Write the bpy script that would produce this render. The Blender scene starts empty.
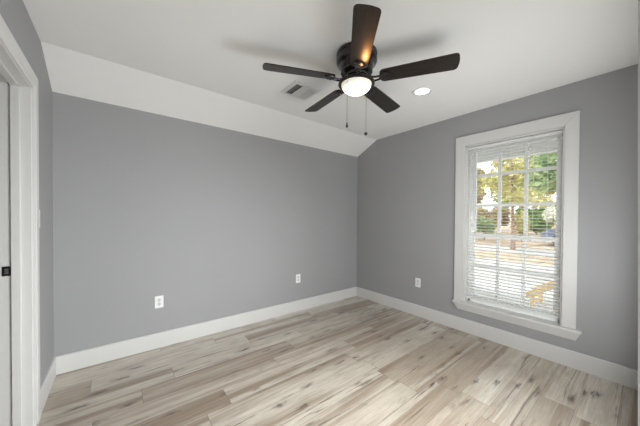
import bpy, bmesh, math, random
from mathutils import Vector, Matrix
from math import pi, sin, cos, radians as R
random.seed(7)
S = bpy.context.scene
C = S.collection

# ------------------------------------------------------------------ camera
cam = bpy.data.cameras.new('camera'); camo = bpy.data.objects.new('camera', cam); C.objects.link(camo)
cam.sensor_fit = 'HORIZONTAL'; cam.sensor_width = 36.0
cam.lens = 257.77 / 640 * 36.0
cam.shift_y = 7.03 / 640; cam.shift_x = -0.17 / 640
cam.clip_start = 0.02; cam.clip_end = 300
_r = Vector((0.78522, -0.61918, 0.00687)); _u = Vector((0.0021, 0.01377, 0.9999)); _d = Vector((0.61922, 0.78513, -0.01211))
camo.matrix_world = Matrix(((_r.x, _u.x, -_d.x, -3.0595), (_r.y, _u.y, -_d.y, -2.9144), (_r.z, _u.z, -_d.z, 1.2744), (0, 0, 0, 1)))
S.camera = camo

# ------------------------------------------------------------------ world, sun, area lights, exposure
W = bpy.data.worlds.new('sky'); S.world = W; W.use_nodes = True
wn = W.node_tree; wn.nodes.clear()
wo = wn.nodes.new('ShaderNodeOutputWorld'); wb = wn.nodes.new('ShaderNodeBackground')
wr = wn.nodes.new('ShaderNodeValToRGB'); wg = wn.nodes.new('ShaderNodeTexCoord'); ws = wn.nodes.new('ShaderNodeSeparateXYZ')
wn.links.new(wg.outputs['Generated'], ws.inputs[0]); wn.links.new(ws.outputs['Z'], wr.inputs[0])
wr.color_ramp.elements[0].position = 0.0; wr.color_ramp.elements[0].color = (1.0, 1.0, 1.0, 1)
wr.color_ramp.elements[1].position = 0.7; wr.color_ramp.elements[1].color = (0.86, 0.93, 1.0, 1)
wn.links.new(wr.outputs[0], wb.inputs[0]); wb.inputs[1].default_value = 2.7
wn.links.new(wb.outputs[0], wo.inputs[0])

def light(name, kind, loc, direction, energy, color=(1, 1, 1), **kw):
    l = bpy.data.lights.new(name, kind); o = bpy.data.objects.new(name, l); C.objects.link(o)
    o.location = loc; o.rotation_euler = Vector(direction).to_track_quat('-Z', 'Y').to_euler()
    l.energy = energy; l.color = color
    for k, v in kw.items(): setattr(l, k, v)
    return o
light('sun', 'SUN', (-5, -5, 12), (0.62, 0.25, -0.75), 2.6, (1.0, 0.95, 0.86), angle=R(1.5))
p_ = light('window_portal', 'AREA', (0.16, -2.058, 1.205), (-1, 0, 0), 1, shape='RECTANGLE', size=0.84, size_y=1.76)
p_.data.cycles.is_portal = True
# unseen fill lights added behind the camera, in the hallway and an invented opening
def area(name, loc, d, e, sx, sy, spread=180): light(name, 'AREA', loc, d, e, (0.955, 0.985, 1.0), shape='RECTANGLE', size=sx, size_y=sy, spread=R(spread))
area('hallway_fill', (-2.96, -3.6, 0.7), (0.1, 1, 0.0), 8.0, 0.8, 1.0, 160)
area('rear_fill', (-1.85, -3.06, 0.75), (0, 1, 0), 12, 0.8, 0.7)
area('rear_fill', (-0.9, -3.06, 0.75), (0, 1, 0), 8.4, 0.8, 0.7)
area('rear_side_fill', (-0.9, -3.06, 0.75), (-1, 1, 0), 11, 0.8, 0.7, 90)
area('rear_side_fill', (-1.9, -3.06, 1.2), (1, 1, 0), 4.6, 0.7, 1.4, 90)
area('rear_down_fill', (-2.0, -3.06, 1.5), (-0.5, 1, -1.0), 29, 1.2, 0.8, 130)
area('rear_up_fill', (-1.0, -3.06, 1.0), (0.35, 1, 1), 5, 1.3, 1.2, 150)
S.view_settings.view_transform = 'Standard'; S.view_settings.look = 'None'
S.view_settings.exposure = 0.07; S.view_settings.gamma = 1.0; S.view_settings.use_curve_mapping = False

# ------------------------------------------------------------------ materials
def srgb(r, g, b):
    f = lambda c: (c / 255 / 12.92) if c <= 10 else ((c / 255 + 0.055) / 1.055) ** 2.4
    return (f(r), f(g), f(b), 1)
class NT:
    def __init__(s, name):
        s.m = bpy.data.materials.new(name); s.m.use_nodes = True; s.t = s.m.node_tree; s.b = s.t.nodes['Principled BSDF']
    def n(s, typ, **kw):
        x = s.t.nodes.new(typ)
        for k, v in kw.items(): setattr(x, k, v)
        return x
    def l(s, a, b): s.t.links.new(a, b)
    def math(s, op, a, b=None, c=None):
        x = s.n('ShaderNodeMath', operation=op)
        for i, v in enumerate((a, b, c)):
            if v is None: continue
            if hasattr(v, 'is_linked'): s.l(v, x.inputs[i])
            else: x.inputs[i].default_value = v
        return x.outputs[0]
    def mix(s, f, a, b, mode='MIX'):
        x = s.n('ShaderNodeMix', data_type='RGBA', blend_type=mode)
        for i, v in ((0, f), (6, a), (7, b)):
            if hasattr(v, 'is_linked'): s.l(v, x.inputs[i])
            else: x.inputs[i].default_value = v
        return x.outputs[2]
    def ramp(s, fac, stops, interp='LINEAR'):
        x = s.n('ShaderNodeValToRGB'); e = x.color_ramp.elements; x.color_ramp.interpolation = interp
        while len(e) < len(stops): e.new(0.5)
        for k, (p, c) in zip(e, stops): k.position = p; k.color = c if len(c) == 4 else (*c, 1)
        s.l(fac, x.inputs[0]); return x.outputs[0]
def simple(name, col, rough=0.5, metal=0.0, noise=0.0, nscale=20.0, bump=0.0, bscale=200.0, spec=0.5):
    k = NT(name); b = k.b
    b.inputs['Roughness'].default_value = rough; b.inputs['Metallic'].default_value = metal
    b.inputs['Specular IOR Level'].default_value = spec
    tc = k.n('ShaderNodeTexCoord')
    nz = k.n('ShaderNodeTexNoise'); nz.inputs['Scale'].default_value = nscale; nz.inputs['Detail'].default_value = 4
    k.l(tc.outputs['Object'], nz.inputs['Vector'])
    a = tuple(max(0, c * (1 - noise)) for c in col[:3]) + (1,); z = tuple(min(1, c * (1 + noise)) for c in col[:3]) + (1,)
    k.l(k.ramp(nz.outputs[0], [(0.3, a), (0.7, z)]), b.inputs['Base Color'])
    if bump:
        n2 = k.n('ShaderNodeTexNoise'); n2.inputs['Scale'].default_value = bscale; n2.inputs['Detail'].default_value = 3
        k.l(tc.outputs['Object'], n2.inputs['Vector'])
        bp = k.n('ShaderNodeBump'); bp.inputs['Strength'].default_value = bump; bp.inputs['Distance'].default_value = 0.002
        k.l(n2.outputs[0], bp.inputs['Height']); k.l(bp.outputs[0], b.inputs['Normal'])
    return k.m
M = {}
M['wall'] = simple('grey_wall_paint', (0.336, 0.335, 0.339), 0.62, noise=0.015, nscale=1.5, bump=0.25, bscale=140, spec=0.35)
M['ceiling'] = simple('white_ceiling_paint', (0.885, 0.88, 0.855), 0.8, noise=0.01, nscale=2, bump=0.3, bscale=110, spec=0.2)
M['trim'] = simple('white_trim_paint', (0.645, 0.638, 0.618), 0.38, noise=0.01, nscale=6)
M['vinyl'] = simple('white_vinyl', (0.93, 0.93, 0.91), 0.35, noise=0.01, nscale=6)
M['slat'] = simple('white_blind_slat', (0.93, 0.93, 0.915), 0.4, noise=0.01, nscale=6)
M['plastic'] = simple('white_plastic', (0.82, 0.82, 0.81), 0.3, noise=0.005, nscale=10)
M['receptacle'] = simple('pale_grey_plastic', (0.66, 0.66, 0.65), 0.35, noise=0.005)
M['dark'] = simple('dark_slot', (0.02, 0.02, 0.02), 0.6)
M['black_metal'] = simple('black_metal', (0.012, 0.011, 0.010), 0.25, 0.0, noise=0.1, nscale=30, spec=0.7)
M['bronze'] = simple('dark_bronze_metal', (0.030, 0.021, 0.015), 0.28, 0.35, noise=0.15, nscale=25, spec=0.6)
M['steel'] = simple('steel', (0.55, 0.55, 0.54), 0.3, 1.0, noise=0.05)
M['brass_chain'] = simple('dull_chain_metal', (0.20, 0.18, 0.15), 0.4, 0.8, noise=0.1)
M['register'] = simple('white_register_enamel', (0.74, 0.735, 0.715), 0.4, noise=0.01)
M['duct'] = simple('dark_duct_metal', (0.05, 0.05, 0.05), 0.6, noise=0.2)
M['hall'] = simple('hall_white_paint', (0.72, 0.71, 0.68), 0.7, noise=0.02)
M['lumber'] = simple('yellow_pine_lumber', (0.78, 0.55, 0.27), 0.7, noise=0.15, nscale=9)
M['bark'] = simple('tan_bark', (0.30, 0.19, 0.14), 0.9, noise=0.4, nscale=9, bump=0.6, bscale=30)
M['car_blue'] = simple('blue_car_paint', (0.13, 0.16, 0.24), 0.3, 0.2, noise=0.03)
M['car_glass'] = simple('dark_car_glass', (0.03, 0.035, 0.04), 0.08)
M['rubber'] = simple('tyre_rubber', (0.02, 0.02, 0.02), 0.8)
M['porch'] = simple('white_porch_paint', (0.80, 0.80, 0.78), 0.6, noise=0.02)
M['block_wall'] = simple('white_painted_block', (0.75, 0.73, 0.70), 0.8, noise=0.05)

def translucent(m, f):
    t = m.node_tree; b = t.nodes['Principled BSDF']; tl = t.nodes.new('ShaderNodeBsdfTranslucent'); tl.inputs[0].default_value = (0.9, 0.9, 0.88, 1)
    mx = t.nodes.new('ShaderNodeMixShader'); mx.inputs[0].default_value = f
    t.links.new(b.outputs[0], mx.inputs[1]); t.links.new(tl.outputs[0], mx.inputs[2]); t.links.new(mx.outputs[0], t.nodes['Material Output'].inputs[0])
translucent(M['slat'], 0.4)
def wood_blade():
    k = NT('espresso_blade_wood'); b = k.b
    tc = k.n('ShaderNodeTexCoord'); mp = k.n('ShaderNodeMapping'); mp.inputs['Scale'].default_value = (4, 60, 10)
    nz = k.n('ShaderNodeTexNoise'); nz.inputs['Scale'].default_value = 1.5; nz.inputs['Detail'].default_value = 6
    k.l(tc.outputs['Object'], mp.inputs[0]); k.l(mp.outputs[0], nz.inputs['Vector'])
    k.l(k.ramp(nz.outputs[0], [(0.35, (0.014, 0.0135, 0.0130)), (0.65, (0.026, 0.025, 0.024))]), b.inputs['Base Color'])
    b.inputs['Roughness'].default_value = 0.30
    b.inputs['Specular Tint'].default_value = (1.0, 0.7, 0.45, 1)
    return k.m
M['blade'] = wood_blade()

def floor_mat():
    k = NT('oak_plank_floor'); b = k.b
    PW, PL = 0.182, 1.22
    g = k.n('ShaderNodeNewGeometry'); sp = k.n('ShaderNodeSeparateXYZ'); k.l(g.outputs['Position'], sp.inputs[0])
    x, y = sp.outputs[0], sp.outputs[1]
    v = k.math('DIVIDE', k.math('ADD', y, 20.471), PW); row = k.math('FLOOR', v); fv = k.math('FRACT', v)
    wr_ = k.n('ShaderNodeTexWhiteNoise', noise_dimensions='1D'); k.l(row, wr_.inputs['W'])
    u = k.math('ADD', k.math('DIVIDE', k.math('ADD', x, 20), PL), k.math('MULTIPLY', wr_.outputs[0], 7.31))
    col = k.math('FLOOR', u); fu = k.math('FRACT', u)
    cb = k.n('ShaderNodeCombineXYZ'); k.l(row, cb.inputs[0]); k.l(col, cb.inputs[1])
    wn_ = k.n('ShaderNodeTexWhiteNoise', noise_dimensions='3D'); k.l(cb.outputs[0], wn_.inputs['Vector'])
    rv, rc = wn_.outputs[0], wn_.outputs[1]
    sc = k.n('ShaderNodeSeparateColor'); k.l(rc, sc.inputs[0])
    def grain(sx, sy, scale, detail, dist=0.0, rough=0.55):
        c = k.n('ShaderNodeCombineXYZ')
        k.l(k.math('ADD', k.math('MULTIPLY', x, sx), k.math('MULTIPLY', sc.outputs[0], 37.0)), c.inputs[0])
        k.l(k.math('ADD', k.math('MULTIPLY', y, sy), k.math('MULTIPLY', sc.outputs[1], 53.0)), c.inputs[1])
        k.l(k.math('MULTIPLY', sc.outputs[2], 19.0), c.inputs[2])
        nz = k.n('ShaderNodeTexNoise'); nz.inputs['Scale'].default_value = scale; nz.inputs['Detail'].default_value = detail
        nz.inputs['Distortion'].default_value = dist; nz.inputs['Roughness'].default_value = rough
        k.l(c.outputs[0], nz.inputs['Vector']); return nz.outputs[0], c.outputs[0]
    broad, _ = grain(0.35, 9.0, 1.0, 3, 0.15)
    fine, _ = grain(5.0, 110.0, 1.0, 5, 0.2)
    streak, _ = grain(0.28, 13.0, 1.0, 4, 0.1, 0.55)
    dark, _ = grain(1.6, 30.0, 1.0, 6, 0.3, 0.62)
    cloud, _ = grain(2.5, 6.0, 1.0, 6, 0.3, 0.65)
    base = k.ramp(rv, [(0.0, srgb(158, 141, 121)), (0.25, srgb(200, 189, 172)), (0.5, srgb(210, 201, 186)), (0.75, srgb(194, 181, 163)), (1.0, srgb(170, 153, 133))])
    c1 = k.mix(k.math('MULTIPLY', k.ramp(broad, [(0.36, (1, 1, 1)), (0.50, (0, 0, 0))]), 0.85), base, srgb(138, 118, 96))
    c2 = k.mix(k.math('MULTIPLY', k.ramp(streak, [(0.56, (0, 0, 0)), (0.61, (1, 1, 1))]), 0.6), c1, srgb(220, 212, 198))
    c2 = k.mix(k.math('MULTIPLY', k.ramp(cloud, [(0.35, (1, 1, 1)), (0.6, (0, 0, 0))]), 0.32), c2, srgb(132, 114, 94))
    c3 = k.mix(k.math('MULTIPLY', k.ramp(fine, [(0.40, (1, 1, 1)), (0.58, (0, 0, 0))]), 0.24), c2, srgb(112, 94, 77))
    c3 = k.mix(k.math('MULTIPLY', k.ramp(dark, [(0.33, (1, 1, 1)), (0.40, (0, 0, 0))]), 0.75), c3, srgb(92, 75, 59))
    # knots: small dark broken ovals drawn out along the grain
    kc = k.n('ShaderNodeCombineXYZ')
    k.l(k.math('ADD', k.math('MULTIPLY', x, 2.6), k.math('MULTIPLY', sc.outputs[0], 11)), kc.inputs[0])
    k.l(k.math('ADD', k.math('MULTIPLY', y, 9.0), k.math('MULTIPLY', sc.outputs[1], 17)), kc.inputs[1])
    nzk = k.n('ShaderNodeTexNoise'); nzk.inputs['Scale'].default_value = 4; nzk.inputs['Detail'].default_value = 5; nzk.inputs['Roughness'].default_value = 0.7
    k.l(kc.outputs[0], nzk.inputs['Vector'])
    vo = k.n('ShaderNodeTexVoronoi'); vo.inputs['Scale'].default_value = 1.3
    va = k.n('ShaderNodeVectorMath', operation='MULTIPLY_ADD'); k.l(nzk.outputs[1], va.inputs[0]); va.inputs[1].default_value = (0.6, 0.6, 0); k.l(kc.outputs[0], va.inputs[2])
    k.l(va.outputs[0], vo.inputs['Vector'])
    kd = k.math('ADD', vo.outputs['Distance'], k.math('MULTIPLY', k.math('SUBTRACT', nzk.outputs[0], 0.5), 0.5))
    knot = k.math('MULTIPLY', k.ramp(kd, [(0.04, (1, 1, 1)), (0.14, (0.4, 0.4, 0.4)), (0.28, (0, 0, 0))]), 0.9)
    c4 = k.mix(knot, c3, srgb(66, 52, 41))
    # joints
    sv = k.math('LESS_THAN', k.math('MINIMUM', fv, k.math('SUBTRACT', 1.0, fv)), 0.006)
    su = k.math('LESS_THAN', k.math('MINIMUM', fu, k.math('SUBTRACT', 1.0, fu)), 0.0014)
    seam = k.math('MAXIMUM', sv, su)
    c5 = k.mix(k.math('MULTIPLY', seam, 0.6), c4, srgb(88, 78, 68))
    k.l(c5, b.inputs['Base Color'])
    k.l(k.math('ADD', 0.30, k.math('MULTIPLY', fine, 0.14)), b.inputs['Roughness'])
    b.inputs['Coat Weight'].default_value = 1.0; b.inputs['Coat Roughness'].default_value = 0.24; b.inputs['Coat IOR'].default_value = 1.7
    bp = k.n('ShaderNodeBump'); bp.inputs['Strength'].default_value = 0.25; bp.inputs['Distance'].default_value = 0.002
    k.l(k.math('SUBTRACT', k.math('MULTIPLY', fine, 0.35), seam), bp.inputs['Height']); k.l(bp.outputs[0], b.inputs['Normal'])
    return k.m
M['floor'] = floor_mat()

def emit(name, col, strength):
    k = NT(name); b = k.b
    b.inputs['Base Color'].default_value = (0.8, 0.8, 0.78, 1)
    tc = k.n('ShaderNodeTexCoord'); nz = k.n('ShaderNodeTexNoise'); nz.inputs['Scale'].default_value = 3
    k.l(tc.outputs['Object'], nz.inputs['Vector'])
    k.l(k.ramp(nz.outputs[0], [(0.3, tuple(c * 0.96 for c in col)), (0.7, col)]), b.inputs['Emission Color'])
    b.inputs['Emission Strength'].default_value = strength; b.inputs['Roughness'].default_value = 0.25
    return k.m
M['bowl'] = emit('lit_frosted_glass', (1.0, 0.86, 0.66), 5.0)
_t = M['bowl'].node_tree; _g = _t.nodes.new('ShaderNodeTexCoord'); _s = _t.nodes.new('ShaderNodeSeparateXYZ'); _m = _t.nodes.new('ShaderNodeFloatCurve')
_r = _t.nodes.new('ShaderNodeMapRange')
for _i, _v in ((1, -0.219), (2, -0.281), (3, 0.0), (4, 1.0)): _r.inputs[_i].default_value = _v
_c = _m.mapping.curves[0]; _c.points[0].location = (0, 0.07); _c.points[1].location = (1, 1.0); _c.points.new(0.45, 0.10); _c.points.new(0.75, 0.5); _m.mapping.update()
_k = _t.nodes.new('ShaderNodeMath'); _k.operation = 'MULTIPLY'; _k.inputs[1].default_value = 11.0
_t.links.new(_g.outputs['Object'], _s.inputs[0]); _t.links.new(_s.outputs[2], _r.inputs[0]); _t.links.new(_r.outputs[0], _m.inputs[1]); _t.links.new(_m.outputs[0], _k.inputs[0])
_t.links.new(_k.outputs[0], _t.nodes['Principled BSDF'].inputs['Emission Strength'])

M['lens'] = emit('lit_downlight_lens', (1.0, 0.98, 0.94), 5.0)

def glass_mat():
    k = NT('window_glass'); t = k.t; t.nodes.remove(k.b); out = t.nodes['Material Output']
    tr = k.n('ShaderNodeBsdfTransparent'); tr.inputs[0].default_value = (0.93, 0.95, 0.94, 1)
    gl = k.n('ShaderNodeBsdfGlossy'); gl.inputs['Roughness'].default_value = 0.02
    fr = k.n('ShaderNodeFresnel'); fr.inputs[0].default_value = 1.45
    mx = k.n('ShaderNodeMixShader'); k.l(fr.outputs[0], mx.inputs[0]); k.l(tr.outputs[0], mx.inputs[1]); k.l(gl.outputs[0], mx.inputs[2])
    k.l(mx.outputs[0], out.inputs[0]); return k.m
M['glass'] = glass_mat()

def leaf_mat(name, cols):
    k = NT(name); b = k.b; g = k.n('ShaderNodeNewGeometry')
    c = k.ramp(g.outputs['Random Per Island'], [(i / (len(cols) - 1), q) for i, q in enumerate(cols)])
    k.l(c, b.inputs['Base Color']); b.inputs['Roughness'].default_value = 0.6
    tl = k.n('ShaderNodeBsdfTranslucent'); k.l(c, tl.inputs[0])
    mx = k.n('ShaderNodeMixShader'); mx.inputs[0].default_value = 0.35
    out = k.t.nodes['Material Output']; k.l(b.outputs[0], mx.inputs[1]); k.l(tl.outputs[0], mx.inputs[2]); k.l(mx.outputs[0], out.inputs[0])
    return k.m
M['leaf_yellow'] = leaf_mat('yellow_green_leaves', [srgb(196, 190, 122), srgb(214, 206, 142), srgb(164, 168, 104), srgb(218, 196, 150)])
M['leaf_green'] = leaf_mat('mid_green_leaves', [srgb(124, 146, 100), srgb(156, 176, 124), srgb(180, 194, 142), srgb(108, 130, 90)])
M['leaf_fresh'] = leaf_mat('fresh_green_leaves', [srgb(126, 160, 84), srgb(150, 180, 100), srgb(100, 136, 70)])
M['leaf_dry'] = leaf_mat('dry_brown_leaves', [srgb(190, 168, 142), srgb(208, 186, 152), srgb(176, 164, 130), srgb(180, 184, 130)])
M['petal'] = leaf_mat('white_petals', [srgb(245, 244, 238), srgb(228, 226, 214)])

def ground_mat():
    k = NT('leaf_litter_ground'); b = k.b; g = k.n('ShaderNodeNewGeometry')
    nz = k.n('ShaderNodeTexNoise'); nz.inputs['Scale'].default_value = 3; nz.inputs['Detail'].default_value = 8; k.l(g.outputs['Position'], nz.inputs['Vector'])
    k.l(k.ramp(nz.outputs[0], [(0.35, srgb(160, 128, 106)), (0.5, srgb(190, 162, 138)), (0.65, srgb(208, 190, 170))]), b.inputs['Base Color'])
    b.inputs['Roughness'].default_value = 0.9; return k.m
def pave_mat(name, a, z, sc):
    k = NT(name); b = k.b; g = k.n('ShaderNodeNewGeometry')
    mp = k.n('ShaderNodeMapping'); mp.inputs['Scale'].default_value = (1.0, 0.18, 1); k.l(g.outputs['Position'], mp.inputs[0])
    nz = k.n('ShaderNodeTexNoise'); nz.inputs['Scale'].default_value = sc; nz.inputs['Detail'].default_value = 6; k.l(mp.outputs[0], nz.inputs['Vector'])
    k.l(k.ramp(nz.outputs[0], [(0.36, a), (0.62, z)]), b.inputs['Base Color']); b.inputs['Roughness'].default_value = 0.85; return k.m
M['ground'] = ground_mat()
M['concrete'] = pave_mat('pale_concrete', srgb(146, 139, 134), srgb(196, 190, 185), 1.4)
M['asphalt'] = pave_mat('pale_worn_road', srgb(170, 162, 158), srgb(206, 200, 196), 1.6)

# ------------------------------------------------------------------ mesh helpers
def box(bm, a, b, bev=0.0, seg=2):
    x0, y0, z0 = a; x1, y1, z1 = b
    mt = Matrix.Translation(((x0 + x1) / 2, (y0 + y1) / 2, (z0 + z1) / 2)) @ Matrix.Diagonal((abs(x1 - x0), abs(y1 - y0), abs(z1 - z0), 1))
    r = bmesh.ops.create_cube(bm, size=1.0, matrix=mt)
    if bev:
        es = list({e for v in r['verts'] for e in v.link_edges})
        bmesh.ops.bevel(bm, geom=es, offset=bev, segments=seg, affect='EDGES', profile=0.6)
    return bm
def B(*bs, bev=0.0):
    bm = bmesh.new()
    for a, b in bs: box(bm, a, b, bev)
    return bm
def lathe(bm, prof, seg=48, mt=None):
    rings = []
    for r, z in prof:
        if r < 1e-6: rings.append([bm.verts.new((0, 0, z))])
        else: rings.append([bm.verts.new((r * cos(2 * pi * i / seg), r * sin(2 * pi * i / seg), z)) for i in range(seg)])
    vs = [v for q in rings for v in q]
    for a, b in zip(rings, rings[1:]):
        for i in range(seg):
            j = (i + 1) % seg
            if len(a) == 1 and len(b) == 1: continue
            if len(a) == 1: bm.faces.new((a[0], b[j], b[i]))
            elif len(b) == 1: bm.faces.new((a[i], a[j], b[0]))
            else: bm.faces.new((a[i], a[j], b[j], b[i]))
    if mt is not None: bmesh.ops.transform(bm, matrix=mt, verts=vs)
    return bm
def tube(bm, pts, rad, seg=8):
    pts = [Vector(p) for p in pts]; rings = []
    for i, p in enumerate(pts):
        t = (pts[min(i + 1, len(pts) - 1)] - pts[max(i - 1, 0)]).normalized()
        a = t.cross(Vector((0, 0, 1)) if abs(t.z) < 0.9 else Vector((1, 0, 0))).normalized(); c = t.cross(a)
        r = rad[i] if isinstance(rad, (list, tuple)) else rad
        rings.append([bm.verts.new(p + a * (r * cos(2 * pi * k / seg)) + c * (r * sin(2 * pi * k / seg))) for k in range(seg)])
    for q, w in zip(rings, rings[1:]):
        for k in range(seg): bm.faces.new((q[k], q[(k + 1) % seg], w[(k + 1) % seg], w[k]))
    bm.faces.new(rings[0][::-1]); bm.faces.new(rings[-1])
    return bm
def prism(bm, pts, vec):
    a = [bm.verts.new(p) for p in pts]; b = [bm.verts.new(Vector(p) + Vector(vec)) for p in pts]
    bm.faces.new(a); bm.faces.new(b[::-1]); n = len(pts)
    for i in range(n): bm.faces.new((a[i], b[i], b[(i + 1) % n], a[(i + 1) % n]))
    return bm
def obj(name, bm, mat, parent=None, smooth=None):
    bmesh.ops.recalc_face_normals(bm, faces=bm.faces)
    me = bpy.data.meshes.new(name); bm.to_mesh(me); bm.free()
    me.materials.append(mat)
    if smooth is not None:
        me.polygons.foreach_set('use_smooth', [True] * len(me.polygons)); me.set_sharp_from_angle(angle=R(smooth))
    o = bpy.data.objects.new(name, me); C.objects.link(o)
    if parent: o.parent = parent
    return o
def tag(o, label, cat, group=None):
    o['label'] = label; o['category'] = cat
    if group: o['group'] = group
    return o
def thing(name, label, cat, loc=(0, 0, 0), rot=(0, 0, 0), group=None):
    o = bpy.data.objects.new(name, None); C.objects.link(o); o.location = loc; o.rotation_euler = rot
    o.empty_display_size = 0.1
    return tag(o, label, cat, group)
def struct(name, bm, mat, smooth=None, label=None):
    o = obj(name, bm, mat, None, smooth); o['kind'] = 'structure'
    if label: o['label'] = label
    return o
def sempty(name, label=None):
    o = bpy.data.objects.new(name, None); C.objects.link(o); o['kind'] = 'structure'
    if label: o['label'] = label
    return o
def copy_thing(src, loc, rot, label):
    r = src.copy(); C.objects.link(r); r.location = loc; r.rotation_euler = rot; r['label'] = label
    for ch in list(src.children):
        c = ch.copy(); C.objects.link(c); c.parent = r
        for g in list(ch.children):
            d = g.copy(); C.objects.link(d); d.parent = c
    return r

# ------------------------------------------------------------------ room shell
WX, KY, KZ, HB, BH = -3.457, -0.392, 2.4345, 2.247, 0.144     # left wall x, kink y, ceiling z, knee wall height, baseboard height
NY = -2.934                                                   # wall with the doorway the camera stands in
WT = 0.145
OY0, OY1, OZ0, OZ1 = -1.655, -2.462, 0.325, 2.072             # window opening
DY0, DY1, DZ = -0.64, -1.47, 2.04                             # door opening in the left wall
HX0, HX1 = -3.40, -2.55                                       # doorway behind the camera

struct('floor', B(((WX - 1.6, -4.9, -0.06), (0.0, 0.0, 0.0))), M['floor'])
bm = bmesh.new()
prism(bm, [(WX - 0.16, 0.16, HB - 0.0766), (WX - 0.16, 0.16, HB + 0.25), (WX - 0.16, -5.0, KZ + 0.25), (WX - 0.16, -5.0, KZ), (WX - 0.16, KY, KZ)], (-WX + 0.32, 0, 0))
struct('ceiling', bm, M['ceiling'], label='white ceiling with a sloped strip along the back wall')
struct('wall_back', B(((WX - 0.15, 0.0, -0.06), (WT, 0.15, HB + 0.03))), M['wall'])
e = 0.05
struct('wall_right', B(((0, OY0, -0.06), (WT, 0.0, KZ + e)), ((0, -5.0, -0.06), (WT, OY1, KZ + e)),
                       ((0, OY1, -0.06), (WT, OY0, OZ0)), ((0, OY1, OZ1), (WT, OY0, KZ + e))), M['wall'])
struct('wall_left', B(((WX - 0.14, DY0, 0), (WX, 0.0, KZ + e)), ((WX - 0.14, -5.0, 0), (WX, DY1, KZ + e)),
                      ((WX - 0.14, DY1, DZ), (WX, DY0, KZ + e))), M['wall'])
struct('wall_near', B(((WX, NY - 0.12, 0), (HX0, NY, KZ + e)), ((HX1, NY - 0.12, 0), (-2.3, NY, KZ + e)), ((-0.3, NY - 0.12, 0), (0, NY, KZ + e)),
                      ((-2.3, NY - 0.12, 0), (-0.3, NY, 0.35)), ((-2.3, NY - 0.12, 2.05), (-0.3, NY, KZ + e)),  # wide opening made up here to let the rear fill lights in
                      ((HX0, NY - 0.12, 2.04), (HX1, NY, KZ + e))), M['wall'])
# hallways beyond the doorways
struct('wall_hall', B(((WX, -5.0, 0), (0, -4.85, KZ + e)), ((-2.42, -4.85, 0), (-2.34, NY - 0.12, KZ + e))), M['hall'])
struct('wall_side_hall', B(((WX - 1.5, -3.2, 0), (WX - 1.4, 0.15, KZ)), ((WX - 1.4, 0.0, 0), (WX - 0.14, 0.15, KZ)),
                           ((WX - 1.4, -3.2, 0), (WX - 0.14, -3.1, KZ)), ((WX - 1.5, -3.2, KZ), (WX - 0.14, 0.15, KZ + 0.1))), M['hall'])

def baseboard(name, a, b, nrm):
    a = Vector(a); b = Vector(b); n = Vector(nrm)
    prof = [(0, 0), (0.015, 0), (0.015, BH - 0.008), (0.012, BH - 0.002), (0.008, BH), (0, BH)]
    return struct(name, prism(bmesh.new(), [a + n * q + Vector((0, 0, z)) for q, z in prof], b - a), M['trim'])
baseboard('baseboard_back', (WX, 0, 0), (0, 0, 0), (0, -1, 0))
baseboard('baseboard_right', (0, -0.015, 0), (0, NY, 0), (-1, 0, 0))
baseboard('baseboard_left', (WX, -0.015, 0), (WX, DY0 + 0.09, 0), (1, 0, 0))
baseboard('baseboard_near', (HX1 + 0.09, NY, 0), (-0.015, NY, 0), (0, 1, 0))

# ------------------------------------------------------------------ door_1 (left wall, open doorway)
d1 = sempty('door_1', 'white trimmed doorway in the left wall')
x0, x1 = WX - 0.14, WX
bm = B(((x0 - 0.004, DY0 - 0.018, 0), (x1 + 0.002, DY0 + 0.003, DZ)), ((x0 - 0.004, DY1 - 0.003, 0), (x1 + 0.002, DY1 + 0.018, DZ)),
       ((x0 - 0.004, DY1, DZ - 0.018), (x1 + 0.002, DY0, DZ + 0.003)), bev=0.0015)
obj('jamb', bm, M['trim'], d1)
def casing(side, xw):
    s = side; cw = 0.09; r = 0.006
    def piece(path):   # profile swept along the leg: (offset across, proud)
        return path
    prof = [(0, 0), (0, 0.010), (0.008, 0.013), (0.020, 0.013), (0.026, 0.017), (cw - 0.012, 0.018), (cw, 0.014), (cw, 0)]
    bm = bmesh.new()
    ya, yb, zt = DY0 - 0.012, DY1 + 0.012, DZ - 0.012
    rings = []
    for corner in range(4):
        ring = []
        for o, q in prof:
            if corner == 0: p = (xw + s * q, ya + o, 0)
            if corner == 1: p = (xw + s * q, ya + o, zt + o)
            if corner == 2: p = (xw + s * q, yb - o, zt + o)
            if corner == 3: p = (xw + s * q, yb - o, 0)
            ring.append(bm.verts.new(p))
        rings.append(ring)
    n = len(prof)
    for a, b in zip(rings, rings[1:]):
        for i in range(n): bm.faces.new((a[i], a[(i + 1) % n], b[(i + 1) % n], b[i]))
    bm.faces.new(rings[0]); bm.faces.new(rings[-1][::-1])
    return bm
obj('casing', casing(1, x1 + 0.0005), M['trim'], d1)
obj('casing', casing(-1, x0 - 0.0005), M['trim'], d1)
xs0, xs1 = WX - 0.078, WX - 0.042
bm = B(((xs0, DY0 - 0.030, 0), (xs1, DY0 - 0.0175, DZ - 0.018)), ((xs0, DY1 + 0.0175, 0), (xs1, DY1 + 0.030, DZ - 0.018)),
       ((xs0, DY1 + 0.018, DZ - 0.030), (xs1, DY0 - 0.018, DZ - 0.0175)), bev=0.002)
obj('door_stop', bm, M['trim'], d1)
sp = obj('strike_plate', B(((WX - 0.114, DY0 - 0.0205, 0.925), (WX - 0.080, DY0 - 0.0178, 0.980))), M['black_metal'], d1); sp['label'] = 'black strike plate'
obj('latch_hole', B(((WX - 0.104, DY0 - 0.0215, 0.938), (WX - 0.090, DY0 - 0.0204, 0.967))), M['steel'], sp)

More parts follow.
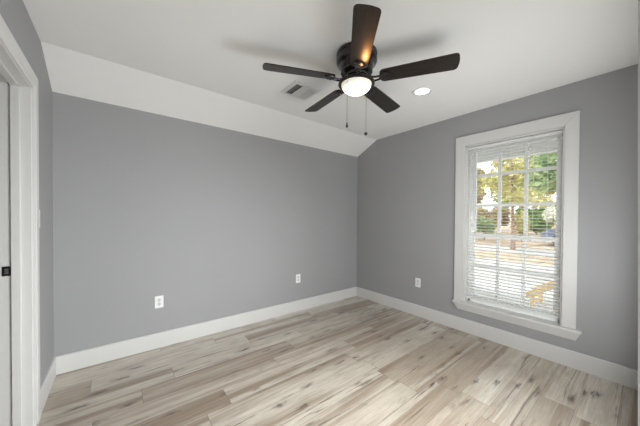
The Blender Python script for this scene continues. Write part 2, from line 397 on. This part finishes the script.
# door_2: casing of the doorway the camera stands in
d2 = sempty('door_2', 'white trimmed doorway at the right edge of the view')
obj('jamb', B(((HX0 - 0.001, NY - 0.121, 0), (HX0 + 0.016, NY + 0.001, 2.04)), ((HX1 - 0.016, NY - 0.121, 0), (HX1 + 0.001, NY + 0.001, 2.04)),
              ((HX0, NY - 0.121, 2.024), (HX1, NY + 0.001, 2.041))), M['trim'], d2)
bm = bmesh.new()   # the nearest casing board stands a little out of plumb
prism(bm, [(HX1 - 0.008, NY + 0.0005, 0), (HX1 - 0.008, -2.9249, 0), (HX1 - 0.008, -2.8957, 2.13), (HX1 - 0.008, NY + 0.0005, 2.13)], (0.096, 0, 0))
cy = -2.910
box(bm, (HX0 - 0.05, NY + 0.0005, 2.032), (HX1 - 0.0085, cy, 2.13)); box(bm, (HX0 - 0.05, NY + 0.0005, 0), (HX0 + 0.008, cy, 2.0315))
obj('casing', bm, M['trim'], d2)

# ------------------------------------------------------------------ window_1
w1 = sempty('window_1', 'white sash window with muntin bars in the right wall')
def plate(bm, ya, yb, za, zb, xa, xb, bev=0.002): box(bm, (xa, yb, za), (xb, ya, zb), bev)
# casing: mitred flat boards
bm = bmesh.new()
ci0, ci1, cz1 = OY0 + 0.002, OY1 - 0.002, OZ1 + 0.002
co0, co1, cz2 = -1.551, -2.555, 2.181
zs = 0.338
def ring(pts, xa, xb):
    f = [bm.verts.new((xa, y, z)) for y, z in pts]; g = [bm.verts.new((xb, y, z)) for y, z in pts]
    bm.faces.new(f); bm.faces.new(g[::-1])
    for i in range(len(pts)): bm.faces.new((f[i], g[i], g[(i + 1) % len(pts)], f[(i + 1) % len(pts)]))
for pts in ([(co0, zs), (co0, cz2), (ci0, cz1), (ci0, zs)], [(co1, zs), (ci1, zs), (ci1, cz1), (co1, cz2)], [(co0, cz2), (co1, cz2), (ci1, cz1), (ci0, cz1)]):
    ring(pts, -0.022, -0.0005)
es = [e_ for e_ in bm.edges if all(abs(v.co.x + 0.022) < 1e-5 for v in e_.verts)]
bmesh.ops.bevel(bm, geom=es, offset=0.003, segments=2, affect='EDGES')
obj('casing', bm, M['trim'], w1)
# jamb extension lining the opening
obj('jamb', B(((-0.001, OY0 - 0.012, OZ0), (0.075, OY0 + 0.001, OZ1)), ((-0.001, OY1 - 0.001, OZ0), (0.075, OY1 + 0.012, OZ1)),
              ((-0.001, OY1, OZ1 - 0.012), (0.075, OY0, OZ1 + 0.001))), M['trim'], w1)
bm = bmesh.new(); box(bm, (-0.052, -2.592, 0.316), (0.0, -1.543, 0.338), 0.004); box(bm, (-0.002, OY1 + 0.0, 0.316), (0.075, OY0, 0.338), 0.001)
obj('sill', bm, M['trim'], w1)
bm = bmesh.new()   # apron, a sloped board with returned ends
top = [(-0.0005, -1.553, 0.316), (-0.040, -1.553, 0.316), (-0.040, -2.583, 0.316), (-0.0005, -2.583, 0.316)]
mid = [(-0.0005, -1.556, 0.300), (-0.036, -1.556, 0.300), (-0.036, -2.580, 0.300), (-0.0005, -2.580, 0.300)]
low = [(-0.0005, -1.590, 0.240), (-0.014, -1.590, 0.240), (-0.014, -2.553, 0.240), (-0.0005, -2.553, 0.240)]
L = [[bm.verts.new(p) for p in q] for q in (top, mid, low)]
bm.faces.new(L[0]); bm.faces.new(L[2][::-1])
for a, b in zip(L, L[1:]):
    for i in range(4): bm.faces.new((a[i], b[i], b[(i + 1) % 4], a[(i + 1) % 4]))
obj('apron', bm, M['trim'], w1)
# vinyl frame
fa, fb = 0.068, 0.135
obj('frame', B(((fa, OY0 - 0.035, 0.338), (fb, OY0, OZ1)), ((fa, OY1, 0.338), (fb, OY1 + 0.035, OZ1)),
               ((fa, OY1, OZ1 - 0.03), (fb, OY0, OZ1)), ((fa, OY1, 0.325), (fb, OY0, 0.365)), bev=0.002), M['vinyl'], w1)
def sash(name, xa, xb, za, zb, bars, top, bot):
    st = 0.038; ya, yb = OY0 - 0.030, OY1 + 0.030
    bm = bmesh.new()
    plate(bm, ya, ya - st, za, zb, xa, xb); plate(bm, yb + st, yb, za, zb, xa, xb)
    plate(bm, ya - st, yb + st, zb - top, zb, xa, xb); plate(bm, ya - st, yb + st, za, za + bot, xa, xb)
    o = obj(name, bm, M['vinyl'], w1)
    g0, g1 = ya - st, yb + st; xm = (xa + xb) / 2
    mb = bmesh.new()
    for k in (1, 2):
        y = g0 + (g1 - g0) * k / 3; plate(mb, y + 0.0155, y - 0.0155, za + bot, zb - top, xm - 0.011, xm + 0.011, 0.003)
    for z in bars: plate(mb, g0, g1, z - 0.0155, z + 0.0155, xm - 0.010, xm + 0.010, 0.003)
    obj('muntin_grid', mb, M['vinyl'], o)
    obj('pane', B(((xm - 0.002, g1 - 0.004, za + bot - 0.004), (xm + 0.002, g0 + 0.004, zb - top + 0.004))), M['glass'], o)
    return o
sash('upper_sash', 0.104, 0.130, 1.062, 2.045, (1.411, 1.743), 0.035, 0.036)
sash('lower_sash', 0.074, 0.100, 0.355, 1.102, (0.742,), 0.042, 0.065)

# ------------------------------------------------------------------ mini blind
bl = thing('window_blind', 'white horizontal mini blind lowered over the window with open slats', 'blind', (0.036, (OY0 + OY1) / 2, 0.338))
by0, by1 = (OY0 - OY1) / 2 - 0.014, -(OY0 - OY1) / 2 + 0.005
obj('headrail', B(((-0.016, by1, 1.690), (0.016, by0, 1.716)), bev=0.003), M['slat'], bl)
bm = bmesh.new(); pitch = 0.0315; nsl = 56; tl = R(6); hw = 0.0178
for i in range(nsl):
    zc = 0.085 + i * pitch
    if zc > 1.685: break
    top_, bot_ = [], []
    for s in (-1, -0.5, 0, 0.5, 1):
        q = s * hw; crown = 0.0022 * (1 - s * s)
        x_ = q * cos(tl) - crown * sin(tl); z_ = q * sin(tl) + crown * cos(tl)
        top_.append((x_, zc + z_)); bot_.append((x_, zc + z_ - 0.0007))
    lo = top_ + bot_[::-1]
    prism(bm, [(x_, by1, z_) for x_, z_ in lo], (0, by0 - by1, 0))
obj('slats', bm, M['slat'], bl)
obj('bottom_rail', B(((-0.014, by1, 0.048), (0.014, by0, 0.066)), bev=0.004), M['slat'], bl)
for f in (0.12, 0.5, 0.86):
    y = by0 + (by1 - by0) * f
    bm = bmesh.new()
    for dx in (-0.0145, 0.0145): tube(bm, [(dx, y, 0.06), (dx, y, 1.70)], 0.0009, 6)
    obj('ladder_cord', bm, M['slat'], bl)
wd = obj('tilt_wand', tube(bmesh.new(), [(-0.022, by0 - 0.085, 1.69), (-0.022, by0 - 0.085, 1.0)], 0.0032, 6), M['receptacle'], bl)
wd['label'] = 'translucent tilt wand'
cp = bmesh.new(); tube(cp, [(-0.022, by1 + 0.21, 1.69), (-0.022, by1 + 0.21, 0.75)], 0.0012, 6); tube(cp, [(-0.022, by1 + 0.21, 0.75), (-0.022, by1 + 0.21, 0.71)], [0.003, 0.006], 8)
obj('lift_cord', cp, M['slat'], bl)

# ------------------------------------------------------------------ ceiling fan
FX, FY = -1.719, -1.620
fan = thing('ceiling_fan', 'dark five blade ceiling fan with lit glass bowl light', 'ceiling fan', (FX, FY, KZ))
hb = lathe(bmesh.new(), [(0.0, 0.0), (0.138, 0.0), (0.143, -0.004), (0.143, -0.020), (0.139, -0.024), (0.139, -0.032), (0.143, -0.036), (0.143, -0.062), (0.139, -0.072), (0.128, -0.080),
     (0.124, -0.084), (0.121, -0.092), (0.114, -0.112), (0.108, -0.122), (0.112, -0.126), (0.112, -0.134), (0.098, -0.144), (0.070, -0.148), (0, -0.148)], 64)
obj('motor_housing', hb, M['black_metal'], fan, 35)
bm = lathe(bmesh.new(), [(0, -0.146), (0.078, -0.146), (0.082, -0.150), (0.082, -0.168), (0.066, -0.174), (0.050, -0.178), (0.048, -0.196), (0, -0.196)], 48)
obj('switch_housing', bm, M['black_metal'], fan, 35)
bm = lathe(bmesh.new(), [(0, -0.188), (0.055, -0.188), (0.095, -0.193), (0.119, -0.201), (0.127, -0.208), (0.129, -0.215), (0.126, -0.222), (0.119, -0.225), (0.109, -0.222), (0.107, -0.214), (0, -0.212)], 64)
pan = obj('light_pan', bm, M['bronze'], fan, 40); pan['label'] = 'bronze light fitter ring'
prof = [(0.1065, -0.219)] + [(0.1065 * cos(t), -0.219 - 0.062 * sin(t)) for t in [k * pi / 2 / 12 for k in range(1, 12)]] + [(0, -0.281)]
obj('glass_bowl', lathe(bmesh.new(), prof, 64), M['bowl'], fan, 60)['label'] = 'glowing frosted glass bowl'

def blade_bm():
    bm = bmesh.new(); r0, r1 = 0.165, 0.648
    w0, w1 = 0.056, 0.067
    out = []
    def arc(cx, cy_, r, a0, a1, n=6): return [(cx + r * cos(a0 + (a1 - a0) * i / n), cy_ + r * sin(a0 + (a1 - a0) * i / n)) for i in range(n + 1)]
    rr = 0.026
    out += arc(r1 - rr, w1 - rr, rr, pi / 2, 0)[:]           # tip top corner (going towards tip)
    tipb = [(r1 + 0.004, 0.015), (r1 + 0.004, -0.015)]
    out += tipb + arc(r1 - rr, -w1 + rr, rr, 0, -pi / 2)
    out += arc(r0 + 0.03, -w0 + 0.03, 0.03, -pi / 2, -pi) + arc(r0 + 0.03, w0 - 0.03, 0.03, pi, pi / 2)
    th = 0.0055
    prism(bm, [(x, y, -th / 2) for x, y in out], (0, 0, th))
    return bm
def iron_bm():
    bm = bmesh.new()
    # curved arm from the rotor to the blade, then a round medallion plate under the blade root
    for s in (-1, 1):
        tube(bm, [(0.070, s * 0.010, 0.010), (0.100, s * 0.016, -0.002), (0.130, s * 0.018, -0.014), (0.160, s * 0.014, -0.012), (0.180, s * 0.010, -0.008)], [0.008, 0.007, 0.0065, 0.007, 0.007], 8)
    lathe(bm, [(0, -0.004), (0.036, -0.004), (0.040, -0.007), (0.038, -0.011), (0.026, -0.014), (0.014, -0.015), (0, -0.015)], 24, Matrix.Translation((0.197, 0, 0)))
    for dx, dy in ((0.022, 0.0), (-0.010, 0.022), (-0.010, -0.022)):
        lathe(bm, [(0, -0.010), (0.007, -0.010), (0.006, -0.016), (0, -0.018)], 10, Matrix.Translation((0.197 + dx, dy, 0)))
    box(bm, (0.060, -0.02, 0.004), (0.085, 0.02, 0.016), 0.003)
    return bm
bz = -0.187
first = None
for k in range(5):
    az = R(-131.6 + 72 * k)
    rot = Matrix.Rotation(az, 4, 'Z') @ Matrix.Rotation(R(-12.5), 4, 'X')
    if first is None:
        b_ = obj('blade', blade_bm(), M['blade'], fan); i_ = obj('blade_iron', iron_bm(), M['black_metal'], b_, 40); first = (b_, i_)
    else:
        b_ = first[0].copy(); C.objects.link(b_); b_.parent = fan
        i_ = first[1].copy(); C.objects.link(i_); i_.parent = b_
    b_.matrix_local = Matrix.Translation((0, 0, bz)) @ rot
# warm spot added in open air beside the bowl, makes the near blade glow
_a = R(-128)
glow_fill = light('blade_glow_fill', 'SPOT', (0, 0, 0), (cos(_a), sin(_a), 0.40), 1.25, (1.0, 0.48, 0.17), spot_size=R(58), spot_blend=1.0, shadow_soft_size=0.012, specular_factor=0.0)
glow_fill.parent = fan; glow_fill.location = (cos(_a) * 0.145, sin(_a) * 0.145, -0.280)
def chain(px, py, zt, zb, ball):
    bm = bmesh.new(); n = int((zt - zb) / 0.006)
    tube(bm, [(px, py, zt), (px, py, zb)], 0.0011, 6)
    for i in range(n):
        bmesh.ops.create_icosphere(bm, subdivisions=1, radius=0.0019, matrix=Matrix.Translation((px, py, zt - i * 0.006)))
    ch = obj('pull_chain', bm, M['brass_chain'], fan)
    fb_ = bmesh.new()
    if ball: bmesh.ops.create_uvsphere(fb_, u_segments=16, v_segments=10, radius=0.0125, matrix=Matrix.Translation((px, py, zb - 0.010)))
    else: lathe(fb_, [(0, 0.004), (0.003, 0.002), (0.005, -0.010), (0.0075, -0.022), (0.006, -0.030), (0, -0.032)], 14, Matrix.Translation((px, py, zb)))
    obj('fob', fb_, M['black_metal'], ch, 40)
# offsets in plan from the fan axis, either side of the light
chain(-0.141, -0.053, -0.215, -0.535, False)
chain(0.101, -0.003, -0.222, -0.535, True)

# ------------------------------------------------------------------ recessed downlight
dl = thing('recessed_light', 'round white recessed ceiling light, lit, between fan and window', 'ceiling light', (-0.862, -1.622, KZ))
obj('trim_ring', lathe(bmesh.new(), [(0.056, 0.0), (0.086, 0.0), (0.088, -0.004), (0.084, -0.008), (0.072, -0.010), (0.058, -0.005), (0.056, 0.0)], 48), M['plastic'], dl, 40)
obj('lens', lathe(bmesh.new(), [(0.0, -0.0095), (0.03, -0.009), (0.050, -0.0075), (0.060, -0.006), (0.060, -0.001), (0, -0.001)], 48), M['lens'], dl, 40)

# ------------------------------------------------------------------ air register
vx0, vx1, vy0, vy1 = -1.868, -1.585, -1.055, -0.785
av = thing('air_vent', 'white square metal air register in the ceiling beside the fan', 'air vent', ((vx0 + vx1) / 2, (vy0 + vy1) / 2, KZ))
hx, hy = (vx1 - vx0) / 2, (vy1 - vy0) / 2; ix, iy = hx - 0.036, hy - 0.036
bm = bmesh.new()
o_ = [(hx, hy, -0.001), (-hx, hy, -0.001), (-hx, -hy, -0.001), (hx, -hy, -0.001)]
m_ = [(x * 0.97, y * 0.97, -0.006) for x, y, z in o_]
n_ = [((1 if x > 0 else -1) * ix, (1 if y > 0 else -1) * iy, -0.011) for x, y, z in o_]
n2 = [(x, y, -0.001) for x, y, z in n_]
LL = [[bm.verts.new(p) for p in q] for q in (o_, m_, n_, n2)]
for a, b in zip(LL, LL[1:]):
    for i in range(4): bm.faces.new((a[i], a[(i + 1) % 4], b[(i + 1) % 4], b[i]))
obj('frame', bm, M['register'], av)
obj('duct_opening', B(((-ix, -iy, -0.0025), (ix, iy, -0.0012))), M['duct'], av)['label'] = 'dark duct opening'
t3 = 2 * ix / 3
for k in range(2): obj('divider', B(((-ix + t3 * (k + 1) - 0.002, -iy, -0.011), (-ix + t3 * (k + 1) + 0.002, iy, -0.002))), M['register'], av)
def louvre(cx, cy_, length, along, tilt, w=0.015):
    bm = bmesh.new(); box(bm, (-w / 2, -length / 2, -0.0006), (w / 2, length / 2, 0.0006))
    mt = Matrix.Translation((cx, cy_, -0.0075)) @ Matrix.Rotation(0 if along == 'y' else pi / 2, 4, 'Z') @ Matrix.Rotation(tilt, 4, 'Y')
    bmesh.ops.transform(bm, matrix=mt, verts=bm.verts); obj('louver', bm, M['register'], av)
for k in range(5):
    louvre(-ix + t3 * (k + 0.5) / 5, 0, 2 * iy, 'y', R(-38), 0.012)
    louvre(ix - t3 * (k + 0.5) / 5, 0, 2 * iy, 'y', R(24), 0.0095)
for k in range(13):
    louvre(0, -iy + 2 * iy * (k + 0.5) / 13, t3, 'x', R(20), 0.016)

# ------------------------------------------------------------------ outlets and switch
def make_outlet(loc, rz, label):
    o = thing('wall_outlet', label, 'outlet', loc, (0, 0, rz), 'white wall outlets')   # local -y faces the room
    obj('cover_plate', B(((-0.036, -0.006, -0.058), (0.036, 0.0, 0.058)), bev=0.003), M['plastic'], o)
    for s in (-1, 1):
        r = bmesh.new(); lathe(r, [(0, 0), (0.0165, 0), (0.0165, 0.0025), (0.0155, 0.003), (0, 0.003)], 20, Matrix.Translation((0, -0.005, s * 0.0195)) @ Matrix.Rotation(pi / 2, 4, 'X'))
        rc = obj('receptacle', r, M['receptacle'], o)
        sl = bmesh.new()
        for dx in (-0.006, 0.006): box(sl, (dx - 0.0012, -0.0085, s * 0.0195 - 0.001), (dx + 0.0012, -0.0079, s * 0.0195 + 0.008))
        lathe(sl, [(0, 0), (0.0025, 0), (0.0025, 0.0006), (0, 0.0006)], 10, Matrix.Translation((0, -0.0079, s * 0.0195 - 0.007)) @ Matrix.Rotation(pi / 2, 4, 'X'))
        obj('slots', sl, M['dark'], rc)
    sc_ = bmesh.new(); lathe(sc_, [(0, 0), (0.0035, 0), (0.003, 0.0012), (0, 0.0015)], 12, Matrix.Translation((0, -0.006, 0)) @ Matrix.Rotation(pi / 2, 4, 'X'))
    obj('screw', sc_, M['steel'], o)
    return o
ou = make_outlet((-2.740, 0, 0.4415), 0, 'white outlet low on back wall, nearer the doorway, farthest from the corner')
copy_thing(ou, (-1.136, 0, 0.439), (0, 0, 0), 'white outlet low on back wall, nearer the room corner')
copy_thing(ou, (0, -1.090, 0.4335), (0, 0, -pi / 2), 'white outlet low on the window wall, between corner and window')
sw = thing('light_switch', 'white light switch plate seen edge on beside the door casing', 'light switch', (WX, -0.508, 1.25), (0, 0, pi / 2))
obj('cover_plate', B(((-0.036, -0.006, -0.058), (0.036, 0, 0.058)), bev=0.003), M['plastic'], sw)
bm = bmesh.new(); prism(bm, [(-0.005, -0.005, -0.012), (-0.005, -0.007, -0.010), (-0.005, -0.011, 0.010), (-0.005, -0.005, 0.012)], (0.010, 0, 0))
obj('toggle', bm, M['plastic'], sw)

# ------------------------------------------------------------------ outside
GZ = -0.30
struct('ground', B(((0.3, -60, GZ - 0.3), (120, 90, GZ - 0.02))), M['ground'])
struct('patio', B(((0.3, -14, GZ - 0.1), (8.3, 20, GZ))), M['concrete'])
struct('road', B(((11.0, -40, GZ - 0.1), (14.2, 60, GZ - 0.005))), M['asphalt'])
pr = sempty('porch_roof')
obj('beam', B(((1.10, -6, 2.095), (1.20, 3, 2.36)), bev=0.006), M['porch'], pr)
bm = bmesh.new()
for i in range(7): box(bm, (0.15 + i * 0.145, -6, 2.34 + 0.003 * (i % 2)), (0.15 + i * 0.145 + 0.141, 3, 2.38), 0.003)
obj('soffit_boards', bm, M['porch'], pr)
obj('roof_deck', B(((0.15, -6, 2.38), (1.30, 3, 2.46))), M['porch'], pr)
# unpainted lumber frame
lf = thing('lumber_frame', 'unpainted yellow lumber frame with a sloping rail outside the window', 'lumber frame', (2.6, -1.95, GZ))
def beam(bm, a, b, w, h):
    a = Vector(a); b = Vector(b); t = (b - a); l = t.length; q = t.to_track_quat('X', 'Z').to_matrix().to_4x4()
    r = bmesh.ops.create_cube(bm, size=1.0, matrix=Matrix.Translation((a + b) / 2) @ q @ Matrix.Diagonal((l, w, h, 1)))
    bmesh.ops.bevel(bm, geom=list({e for v in r['verts'] for e in v.link_edges}), offset=0.004, segments=1, affect='EDGES')
    return bm
for dx in (0, 0.55):
    obj('rail', beam(bmesh.new(), (dx, 0.36, 0.21), (dx, -0.55, 0.80), 0.04, 0.09), M['lumber'], lf)
    for y, h in ((0.24, 0.26), (-0.06, 0.455), (-0.48, 0.72)):
        obj('post', B(((dx - 0.062, y - 0.03, 0), (dx - 0.022, y + 0.03, h)), bev=0.003), M['lumber'], lf)
for y, z in ((0.24, 0.12), (-0.06, 0.30), (-0.48, 0.55)): obj('crosspiece', B(((-0.02, y - 0.018, z - 0.04), (0.50, y + 0.018, z + 0.04)), bev=0.003), M['lumber'], lf)

# parked vehicle
def vehicle():
    v = thing('parked_car', 'blue sport utility car parked beyond the road outside the window', 'car', (17.2, -1.35, GZ - 0.02), (0, 0, R(90)))
    # local x = length (front at +x), y = width
    bm = bmesh.new()
    pr_ = [(-2.25, 0.35), (-2.28, 0.75), (-2.18, 1.02), (-1.2, 1.05), (0.75, 1.05), (1.9, 0.98), (2.22, 0.82), (2.28, 0.5), (2.2, 0.33), (1.85, 0.30)]
    def arch(cx): return [(cx + 0.40 * cos(a), 0.34 + 0.40 * sin(a)) for a in [k * pi / 8 for k in range(0, 9)]]
    pr_ = pr_[:-1] + arch(1.42) + arch(-1.42)
    prism(bm, [(x, -0.90, z) for x, z in pr_], (0, 1.80, 0)); obj('body', bm, M['car_blue'], v)
    bm = bmesh.new()
    lo = [(-2.12, -0.84, 1.03), (0.85, -0.84, 1.03), (0.85, 0.84, 1.03), (-2.12, 0.84, 1.03)]; hi = [(-1.90, -0.68, 1.66), (0.05, -0.68, 1.70), (0.05, 0.68, 1.70), (-1.90, 0.68, 1.66)]
    a = [bm.verts.new(p) for p in lo]; b = [bm.verts.new(p) for p in hi]; bm.faces.new(a[::-1]); bm.faces.new(b)
    for i in range(4): bm.faces.new((a[i], a[(i + 1) % 4], b[(i + 1) % 4], b[i]))
    bmesh.ops.bevel(bm, geom=bm.edges[:], offset=0.05, segments=2, affect='EDGES'); obj('cabin', bm, M['car_blue'], v, 40)
    for s in (-1, 1):
        for xa, xb, ta, tb in ((-1.85, -1.0, -1.78, -1.0), (-0.92, -0.15, -0.92, -0.15), (-0.07, 0.62, -0.07, 0.10)):
            bm = bmesh.new(); y0, y1 = s * 0.832, s * 0.705
            prism(bm, [(xa, y0, 1.10), (xb, y0, 1.10), (tb, y1, 1.58), (ta, y1, 1.58)], (0, s * 0.012, 0)); obj('window', bm, M['car_glass'], v)
        for x in (-1.42, 1.42):
            bm = lathe(bmesh.new(), [(0, -0.1), (0.28, -0.1), (0.34, -0.08), (0.34, 0.08), (0.28, 0.1), (0, 0.1)], 28, Matrix.Translation((x, s * 0.80, 0.34)) @ Matrix.Rotation(pi / 2, 4, 'X'))
            w_ = obj('wheel', bm, M['rubber'], v, 40)
            obj('hubcap', lathe(bmesh.new(), [(0, -0.106), (0.19, -0.106), (0.20, 0), (0.19, 0.106), (0, 0.106)], 20, Matrix.Translation((x, s * 0.80, 0.34)) @ Matrix.Rotation(pi / 2, 4, 'X')), M['steel'], w_)
vehicle()

def leaves(bm, cx, cy_, cz, rx, ry, rz, n, size, rnd):
    for _ in range(n):
        while True:
            p = Vector((rnd.uniform(-1, 1), rnd.uniform(-1, 1), rnd.uniform(-1, 1)))
            if 0.15 < p.length < 1: break
        c = Vector((cx + p.x * rx, cy_ + p.y * ry, cz + p.z * rz))
        a = Vector((rnd.uniform(-1, 1), rnd.uniform(-1, 1), rnd.uniform(-0.7, 0.7))).normalized()
        b = a.cross(Vector((rnd.uniform(-1, 1), rnd.uniform(-1, 1), rnd.uniform(-1, 1)))).normalized(); s = size * rnd.uniform(0.6, 1.3)
        n_ = a.cross(b)
        q = [bm.verts.new(c + a * s), bm.verts.new(c + b * s * 0.45 + n_ * s * 0.1), bm.verts.new(c - a * s), bm.verts.new(c - b * s * 0.45 + n_ * s * 0.1)]
        bm.faces.new(q)
def tree(x, y, h, rad, mat, n, size, label, seed, lean=0.0, base=0.30, forks=2, clumps=9, thin=1.0):
    rnd = random.Random(seed); g = GZ - 0.03
    t = thing('garden_tree', label, 'tree', (x, y, g), group='trees outside the window')
    bm = bmesh.new(); tr = (0.022 * h + 0.03) * thin
    fk = h * base
    tube(bm, [(0, 0, -0.05), (0.02, lean * 0.3, fk * 0.5), (0.0, lean * 0.6, fk)], [tr * 1.25, tr, tr * 0.9], 8)
    obj('trunk', bm, M['bark'], t, 60)
    bm = bmesh.new(); ends = []
    for k in range(forks):
        a = 2 * pi * k / forks + rnd.uniform(-0.4, 0.4); e1 = Vector((cos(a) * rad * 0.35, lean + sin(a) * rad * 0.45, h * 0.62)); e2 = Vector((cos(a) * rad * 0.55, lean + sin(a) * rad * 0.7, h * 0.88))
        tube(bm, [(0, lean * 0.6, fk * 0.97), tuple((Vector((0, lean * 0.6, fk)) + e1) / 2 + Vector((0, 0, 0.1))), tuple(e1), tuple(e2)], [tr * 0.8, tr * 0.6, tr * 0.4, tr * 0.15], 6)
        ends += [e1, e2]
        for m in range(3):
            s_ = e1 * (0.55 + 0.15 * m); w = s_ + Vector((rnd.uniform(-1, 1) * rad * 0.5, rnd.uniform(-1, 1) * rad * 0.6, rad * rnd.uniform(0.1, 0.5)))
            tube(bm, [tuple(s_), tuple(w)], [tr * 0.25, tr * 0.08], 5); ends.append(w)
    obj('branches', bm, M['bark'], t, 60)
    bm = bmesh.new()
    for k in range(clumps):
        c = ends[k % len(ends)] + Vector((rnd.uniform(-0.3, 0.3) * rad, rnd.uniform(-0.3, 0.3) * rad, rnd.uniform(-0.2, 0.35) * rad))
        r = rad * rnd.uniform(0.4, 0.62); leaves(bm, c.x, c.y, c.z, r, r, r * 0.75, n // clumps, size, rnd)
    obj('foliage', bm, mat, t)
def shrub(x, y, h, rad, mat, n, size, label, seed):
    rnd = random.Random(seed); g = GZ - 0.03
    t = thing('garden_shrub', label, 'shrub', (x, y, g), group='shrubs outside the window')
    bm = bmesh.new()
    for k in range(5): tube(bm, [(0, 0, -0.03), (rnd.uniform(-0.5, 0.5) * rad, rnd.uniform(-0.5, 0.5) * rad, h * 0.75)], [0.03, 0.01], 5)
    obj('stems', bm, M['bark'], t)
    bm = bmesh.new()
    for k in range(12): leaves(bm, rnd.uniform(-0.65, 0.65) * rad, rnd.uniform(-0.65, 0.65) * rad, h * rnd.uniform(0.25, 0.85), rad * 0.36, rad * 0.36, h * 0.2, n // 12, size, rnd)
    obj('foliage', bm, mat, t)
    return t
# nearer trees, left to right in the view
tree(14.0, 4.9, 6.5, 1.7, M['leaf_yellow'], 2600, 0.17, 'yellow green tree at the left side of the window view', 1)
tree(12.6, 1.25, 6.4, 1.5, M['leaf_yellow'], 2000, 0.14, 'forked pale trunk tree with yellow leaves in the middle of the window view', 2, base=0.12, thin=0.55)
tree(8.9, -1.95, 5.6, 1.35, M['leaf_green'], 2200, 0.14, 'green leafy tree at the right side of the window view', 4, base=0.45, lean=0.75)
tree(22.5, 3.2, 7.5, 2.4, M['leaf_green'], 1900, 0.20, 'large green tree behind the blue car', 5)
shrub(18.2, 6.6, 2.6, 0.9, M['leaf_fresh'], 1100, 0.12, 'bright green shrub under the yellow green tree at left', 6)
shrub(17.6, 4.3, 1.7, 0.9, M['leaf_green'], 700, 0.12, 'green shrub behind the forked trunk tree', 7)
shrub(18.4, 2.3, 2.2, 0.7, M['leaf_yellow'], 900, 0.12, 'yellow shrub beside the parked blue car', 8)
shrub(21.0, 1.1, 3.1, 0.7, M['petal'], 700, 0.10, 'white flowering shrub behind the blue car', 9)
# far row of trees and bushes
for i, (x, y, h, m, lb) in enumerate([(36, 19, 9.5, 'leaf_yellow', 'distant pale tree far behind the left window panes'), (34, 12.5, 8.5, 'leaf_dry', 'distant brown tree behind the left trees'),
        (36, 6.5, 9, 'leaf_yellow', 'distant yellow tree behind the middle window panes'), (34, 0.0, 9, 'leaf_green', 'distant green tree far behind the blue car')]):
    tree(x, y, h, 2.6, M[m], 2600, 0.36, lb, 20 + i, base=0.18, forks=3, clumps=12)
for i, (y, m, lb) in enumerate([(15.0, 'leaf_dry', 'broad brown bush at the far left of the back row'), (11.2, 'leaf_green', 'broad green bush second from left in the back row'), (7.4, 'leaf_dry', 'broad brown bush in the middle of the back row'), (3.6, 'leaf_fresh', 'broad bright green bush right of middle in the back row'), (-0.2, 'leaf_dry', 'broad brown bush behind the car at the right of the back row')]):
    shrub(28.5, y, 3.2, 1.55, M[m], 2200, 0.24, lb, 40 + i)
